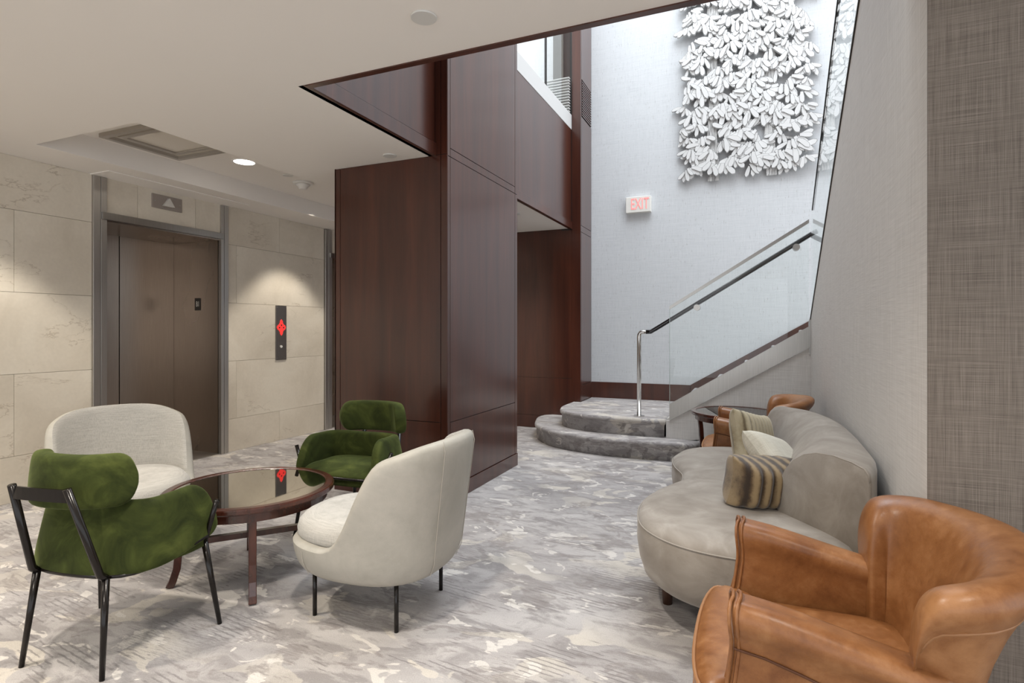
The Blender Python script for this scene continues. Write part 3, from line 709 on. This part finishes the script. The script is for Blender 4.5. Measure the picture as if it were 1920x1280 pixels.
# ------------------------------------------------------------ cream tub chairs
def make_tub(name, label, loc, rz):
    t = thing(name, label, 'armchair', loc, rz, 'cream tub chairs around the low table')
    n = 56; a, b = .325, .36; p = 2.5
    rings_by_k = []
    cols = []
    for i in range(n):
        th = 2*PI*i/n; c_, s_ = math.cos(th), math.sin(th)     # s_>0 front
        ux = math.copysign(abs(c_)**(2/p), c_); uy = math.copysign(abs(s_)**(2/p), s_)
        # rim height: low at front, sweeps up along the sides
        yy = uy
        h = .335+.37*sm((-yy+.12)/.62)+.06*sm((-yy-.2)/.8)
        corner = max(0, abs(ux)-.55)/.45 if yy < -.6 else 0
        h += .018*(1-ux*ux)*sm((-yy-.4)/.5)-.010*abs(ux)**8*sm((-yy-.3)/.4)
        k = max(0, (h-.335)/.43)
        lean = .055*k
        prof = [(0, .185), (.55, .185), (.80, .190), (.93, .215), (1., .27), (1.02, .33 if h > .34 else .32)]
        pts = [(a*ux*r, b*uy*r, z) for r, z in prof]
        dirn = Vector((ux*.55, uy)); dirn = dirn.normalized() if dirn.length else Vector((0, -1))
        for f in (.33, .66, .93):
            z = .335+(h-.335)*f; o = 1.02
            pts.append((a*ux*o+dirn.x*lean*f, b*uy*o+dirn.y*lean*f, z-.004))
        o = .985; pts.append((a*ux*o+dirn.x*lean, b*uy*o+dirn.y*lean, h+.008))
        o = .90; pts.append((a*ux*o+dirn.x*lean, b*uy*o+dirn.y*lean, h+.008))
        o = .84; pts.append((a*ux*o+dirn.x*lean, b*uy*o+dirn.y*lean, h-.012))
        for f in (.6, .2):
            z = .30+(h-.30)*f; pts.append((a*ux*.83+dirn.x*lean*f, b*uy*.82+dirn.y*lean*f, z))
        pts.append((a*ux*.8, b*uy*.8, .30)); pts.append((a*ux*.4, b*uy*.4, .30)); pts.append((0, 0, .30))
        cols.append(pts)
    m = len(cols[0]); outer = list(range(0, 11)); inner = list(range(10, m))
    def sheet(ks):
        V, F = [], []
        for c in cols: V += [c[k] for k in ks]
        mm = len(ks)
        for i in range(n):
            for k in range(mm-1):
                A, B_ = i*mm+k, ((i+1) % n)*mm+k
                F.append((A, B_, B_+1, A+1))
        return V, F
    mob('shell', sheet(outer), CREAML, t, smooth=True, sub=1)
    mob('back_lining', sheet(inner), CREAMF, t, smooth=True, sub=1)
    cu = [(.29*math.copysign(abs(math.cos(2*PI*i/40))**.8, math.cos(2*PI*i/40)), +.025+.34*math.copysign(abs(math.sin(2*PI*i/40))**.85, math.sin(2*PI*i/40))) for i in range(40)]
    mob('seat_cushion', puff2(cu, [(.06, .318), (.018, .328), (.002, .352), (0, .375), (.008, .400), (.035, .425), (.09, .438)], [(-.1, .2), (.1, .2)]), CREAMF, t, smooth=True)
    # seams
    sth = simple('seam_thread', (.42, .39, .34), .8)
    for i, k0, k1 in ((45, 3, 10), (39, 3, 10), (4, 3, 6), (24, 3, 6)):
        mob('seam', tube([(x*1.002, y*1.002, z) for x, y, z in cols[i][k0:k1]], .0016, 5), sth, t)
    for sx in (1, -1):
        for yy in (.205, -.205): mob('leg', tube([(sx*.20, yy, 0), (sx*.20, yy, .20)], .0095, 10), BLKMET, t, smooth=True)
    return t
t1 = make_tub('cream_tub_chair', 'cream tub chair seen from its side with round seat cushion, right of the low table', (-1.57, 2.135, 0), math.radians(93.3))
t2 = dup(t1, (-3.22, 2.05, 0), math.radians(-112), 'cream tub chair facing the camera behind the green armchair, before the lift wall')

# ------------------------------------------------------------ round tables
def make_table(name, label, loc, rz, R, H_, glass, group):
    t = thing(name, label, 'table', loc, rz, group)
    mob('rim', ring(0, 0, H_, R-.045, R, .030, 64), RED, t, smooth=False, bevel=.008)
    mob('apron', ring(0, 0, H_-.028, R-.055, R-.035, .045, 64), RED, t)
    mob('glass_top', cyl(0, 0, H_-.014, H_-.004, R-.044, 64), glass, t)
    if glass is SMOKED: mob('top_board', cyl(0, 0, H_-.03, H_-.015, R-.05, 48), RED, t)
    for k in range(4):
        a = PI/2*k; c_, s_ = math.cos(a), math.sin(a)
        pr = [(R-.06, H_-.025), (R-.075, H_-.15), (R-.085, .17), (R-.078, .09), (R-.06, .03), (R-.045, 0)]
        mob('leg', tube([(c_*r, s_*r, z) for r, z in pr], .02, sq=(.036, .034)), RED, t, bevel=.003)
    for a in (0, PI/2):
        c_, s_ = math.cos(a)*(R-.09), math.sin(a)*(R-.09); dz = .0 if a == 0 else .001
        mob('stretcher', tube([(-c_, -s_, .205+dz), (c_, s_, .205+dz)], .02, sq=(.03, .028)), RED, t)
    return t
tb = make_table('coffee_table', 'round low table with dark glass top and cherry rim between the four chairs', (-2.36, 2.12, 0), math.radians(-41), .405, .45, SMOKED, 'round wood rimmed tables')
tb2 = make_table('side_table', 'round glass topped wood table under the stair stringer behind the sofa', (-.13, 5.305, 0), math.radians(20), .385, .53, GLASST, 'round wood rimmed tables')

# ------------------------------------------------------------ sofa
sofa = thing('curved_sofa', 'taupe velvet kidney shaped sofa along the right wall with a curved back', 'sofa', (0, 3.25, 0))
LS = (0, -3.25, 0)
seat = smooth_loop([(.38, 2.50), (.22, 2.31), (-.02, 2.24), (-.26, 2.28), (-.43, 2.43), (-.50, 2.66), (-.495, 2.90), (-.43, 3.10), (-.375, 3.25), (-.385, 3.42), (-.45, 3.60), (-.49, 3.82), (-.44, 4.06), (-.28, 4.22), (-.02, 4.28), (.25, 4.25), (.42, 4.10), (.44, 3.3)], 6)
mob('seat', puff2(seat, [(.12, .15), (.06, .158), (.028, .185), (.010, .24), (0, .31), (.002, .38), (.012, .408), (.035, .425), (.08, .434), (.14, .438)], [(0, 2.65), (.04, 3.25), (0, 3.9)]), TAUPE, sofa, smooth=True, loc=LS)
pipe = [(x, y, .398) for x, y in inset(seat, .0035)]
mob('piping', tube(pipe+[pipe[0]], .0032, 6), simple('taupe_piping', (.33, .295, .255), .8), sofa, smooth=True, loc=LS)
# back : crescent loft between an outer and an inner plan curve
st = [((.395, 2.40), (.10, 2.80)), ((.452, 2.62), (.118, 2.95)), ((.462, 2.9), (.14, 3.10)), ((.462, 3.2), (.155, 3.30)), ((.45, 3.5), (.155, 3.50)), ((.415, 3.76), (.135, 3.70)), ((.34, 3.96), (.10, 3.86)), ((.22, 4.08), (.06, 3.98))]
so = smooth_open([a for a, b in st], 5); si = smooth_open([b for a, b in st], 5)
bprof = [(.04, .20), (0, .30), (0, .69), (.012, .716), (.05, .734), (.16, .746), (.34, .752), (.52, .744), (.66, .722), (.78, .685), (.88, .635), (.95, .575), (.99, .51), (.99, .45), (.93, .40), (.88, .20)]
rings = []
for a, b in zip(so, si):
    rings.append([(a.x+(b.x-a.x)*u, a.y+(b.y-a.y)*u, z) for u, z in bprof])
def shr(r, k, d):
    c = sum((Vector(p) for p in r), Vector())/len(r); return [tuple(c+(Vector(p)-c)*k+Vector(d)) for p in r]
rings = [shr(rings[0], .985, (-.008, -.004, 0)), shr(rings[0], .996, (-.006, -.003, 0))]+rings+[shr(rings[-1], .97, (-.012, .02, 0)), shr(rings[-1], .85, (-.02, .04, 0)), shr(rings[-1], .6, (-.025, .05, 0))]
mob('backrest', loft(rings), TAUPE, sofa, smooth=True, loc=LS)
mob('piping', tube([Vector(p)+Vector((-.004, -.004, 0)) for p in rings[2][2:14]], .0028, 6), simple('taupe_piping', (.33, .295, .255), .8), sofa, smooth=True, loc=LS)
for x, y in ((-.36, 2.64), (-.33, 3.86), (.30, 2.72), (.30, 4.0)):
    mob('leg', tube([(x, y, 0), (x, y, .14)], .03, 14, rad=[.021, .033]), DARKLEG, sofa, smooth=True, loc=LS)

# pillows
def pillow_mesh(w_, h_, th, rib=0, n=28, fat=.45, pitch=.052):
    V, F = [], []
    def P(u, v, s):
        ex = 1-.10*(1-abs(v)**2)*abs(u)**3; ey = 1-.10*(1-abs(u)**2)*abs(v)**3
        x = u*w_/2*ex; z = v*h_/2*ey
        prof = (max(0, 1-u**4)*max(0, 1-v**4))**fat
        y = s*th/2*prof
        if rib: y += s*rib*math.sin(2*PI*x/pitch)*prof
        return (x, y, z)
    for s in (1, -1):
        b = len(V)
        for j in range(n+1):
            for i in range(n*2+1): V.append(P(-1+i/n, -1+2*j/n, s))
        W = n*2+1
        for j in range(n):
            for i in range(n*2):
                q = (b+j*W+i, b+j*W+i+1, b+(j+1)*W+i+1, b+(j+1)*W+i); F.append(q if s < 0 else q[::-1])
    return V, F
def pillow(name, label, loc, rot, w_, h_, th, mat, rib=0, pitch=.052):
    group = None
    o = mob(name, pillow_mesh(w_, h_, th, rib, pitch=pitch), mat, smooth=True)
    o.location = loc; o.rotation_euler = rot; tag(o, label, 'pillow', group); return o
pillow('throw_pillow', 'brown and gold striped plush pillow lying nearest the camera on the sofa', (.03, 2.86, .545), (math.radians(8), math.radians(4), math.radians(34)), .32, .23, .25, RIB, .009)
pillow('throw_pillow', 'plain ivory pillow between the two striped pillows on the sofa', (.115, 3.12, .585), (math.radians(-44), math.radians(16), math.radians(62)), .38, .31, .14, PILW)
pillow('throw_pillow', 'gold striped ribbed pillow leaning farthest back on the sofa', (.0, 3.62, .595), (math.radians(-16), math.radians(12), math.radians(60)), .36, .34, .15, RIBL, .006, .034)

# ------------------------------------------------------------ leather armchairs
def make_leather(name, label, loc, rz):
    t = thing(name, label, 'armchair', loc, rz, 'tan leather armchairs')
    # barrel back with wings
    pth = []
    for i in range(41):
        th = PI*i/40; c_, s_ = math.cos(th), math.sin(th)
        pth.append((.262*math.copysign(abs(c_)**.72, c_), -.115-.055*s_**.85))
    pth = [(.256, -.065)]+pth+[(-.256, -.065)]
    path = resample(pth, 60); L_ = sum(math.dist(path[i], path[i+1]) for i in range(60))
    def ztop(s):
        e = min(s, 1-s)*L_
        return .742+.026*math.sin(PI*s)**1.2-(0 if e > .085 else .13*(1-math.sqrt(max(0, 1-(1-e/.085)**2))))
    rings = []
    n = len(path)
    for i, p_ in enumerate(path):
        a = Vector(path[max(0, i-1)]); b = Vector(path[min(n-1, i+1)]); tt = (b-a).normalized(); nr = Vector((-tt.y, tt.x))*-1
        # outward normal
        if nr.dot(Vector(p_)-Vector((0, .05))) < 0: nr = -nr
        s = i/(n-1); zt = ztop(s); h = zt-.40
        sec = [(.030, .14), (.034, .40), (.040, .40+h*.45), (.048+.02, zt-.085), (.082, zt-.068), (.090, zt-.040), (.080, zt-.014), (.052, zt), (.018, zt-.004), (-.016, zt-.024),
               (-.034, zt-.060), (-.042, .40+h*.45), (-.040, .42), (-.030, .14)]
        sec = [(o_+.13*max(-.5, (z-.40)/.40)*(.12+.88*math.sin(PI*s)), z) for o_, z in sec]
        rings.append([(p_[0]+nr.x*o_, p_[1]+nr.y*o_, z) for o_, z in sec])
    mob('backrest', loft(rings), TAN, t, smooth=True, sub=1)
    seamp = [Vector(r_[3])+Vector((0, 0, -.002)) for r_ in rings[1:-1]]
    mob('back_piping', tube(seamp, .0035, 6), TANP, t, smooth=True)
    for sx in (1, -1):
        # arm: stacked rings
        rg = []
        for z, hw, yf in [(.13, .030, .365), (.22, .030, .352), (.33, .030, .325), (.42, .031, .302), (.50, .033, .292), (.535, .036, .292), (.560, .052, .294), (.583, .056, .296), (.606, .050, .296), (.620, .034, .293), (.625, .012, .288)]:
            def zz(y): return z-(max(0, z-.30)/.325)*.085*sm((.30-y)/.46)
            yb = -.14; xc = sx*(.285+(.006 if z > .54 else 0)); pts = []
            for y_, k in ((yf, .85), (yf-.012, 1.), (yf-.10, 1.), (yf-.2, 1.), (yb+.04, 1.), (yb, .9)): pts.append((xc+hw*k, y_, zz(y_)))
            for y_, k in ((yb, .9), (yb+.04, 1.), (yf-.2, 1.), (yf-.10, 1.), (yf-.012, 1.), (yf, .85)): pts.append((xc-hw*k, y_, zz(y_)))
            rg.append(pts)
        mob('arm', loft(rg), TAN, t, smooth=True, sub=1)
        # double piping on the front edge of the arm
        for dy in (.002, -.014):
            pp_ = []
            for r_ in rg[1:]: pp_.append(Vector(r_[0])+Vector((.004 if sx > 0 else .004, dy-.002, 0)))
            q_ = [Vector(r_[-1])+Vector((-.004, dy-.002, 0)) for r_ in rg[1:]]
            mob('arm_piping', tube([v for v in pp_]+[v for v in q_[::-1]], .0045, 6), TAN, t, smooth=True)
        ol = [Vector((sx*(.285+.036), y_, .512-.115*sm((.30-y_)/.36)*.65)) for y_ in (.285, .22, .15, .08, .0)]
        mob('seam', tube(ol, .003, 6), simple('dark_seam', (.10, .035, .012), .7), t)
    # seat cushion, T-shaped front
    sc = smooth_loop([(.235, .26), (.25, .300), (.285, .315), (.28, .365), (.13, .392), (-.13, .392), (-.28, .365), (-.285, .315), (-.25, .300), (-.235, .26), (-.235, .0), (-.20, -.15), (0, -.19), (.20, -.15), (.235, .0)], 4)
    mob('seat_cushion', puff2(sc, [(.03, .255), (.006, .265), (0, .28), (0, .368), (.006, .388), (.03, .402), (.08, .410)], [(-.1, .15), (.1, .15)]), TAN, t, smooth=True)
    for zz in (.270, .384): mob('piping', tube([(x, y, zz) for x, y in sc]+[(sc[0][0], sc[0][1], zz)], .0055, 6), TANP, t, smooth=True)
    mob('seat_rail', puff(smooth_loop([(.27, .35), (-.27, .35), (-.27, -.1), (-.18, -.22), (.18, -.22), (.27, -.1)], 4), [(.02, .12), (0, .13), (0, .25), (.01, .255)]), TAN, t, smooth=True)
    for sx in (1, -1):
        for y_ in (.31, -.16): mob('leg', tube([(sx*.24, y_*1.04, 0), (sx*.235, y_, .14)], .02, 10, rad=[.014, .022]), DARKLEG, t, smooth=True)
    return t
l1 = make_leather('leather_armchair', 'tan leather wing armchair in the right foreground corner', (.245, 1.72, 0), PI/2)
l2 = dup(l1, (.04, 4.57, 0), PI/2, 'tan leather armchair beyond the far end of the sofa by the side table')
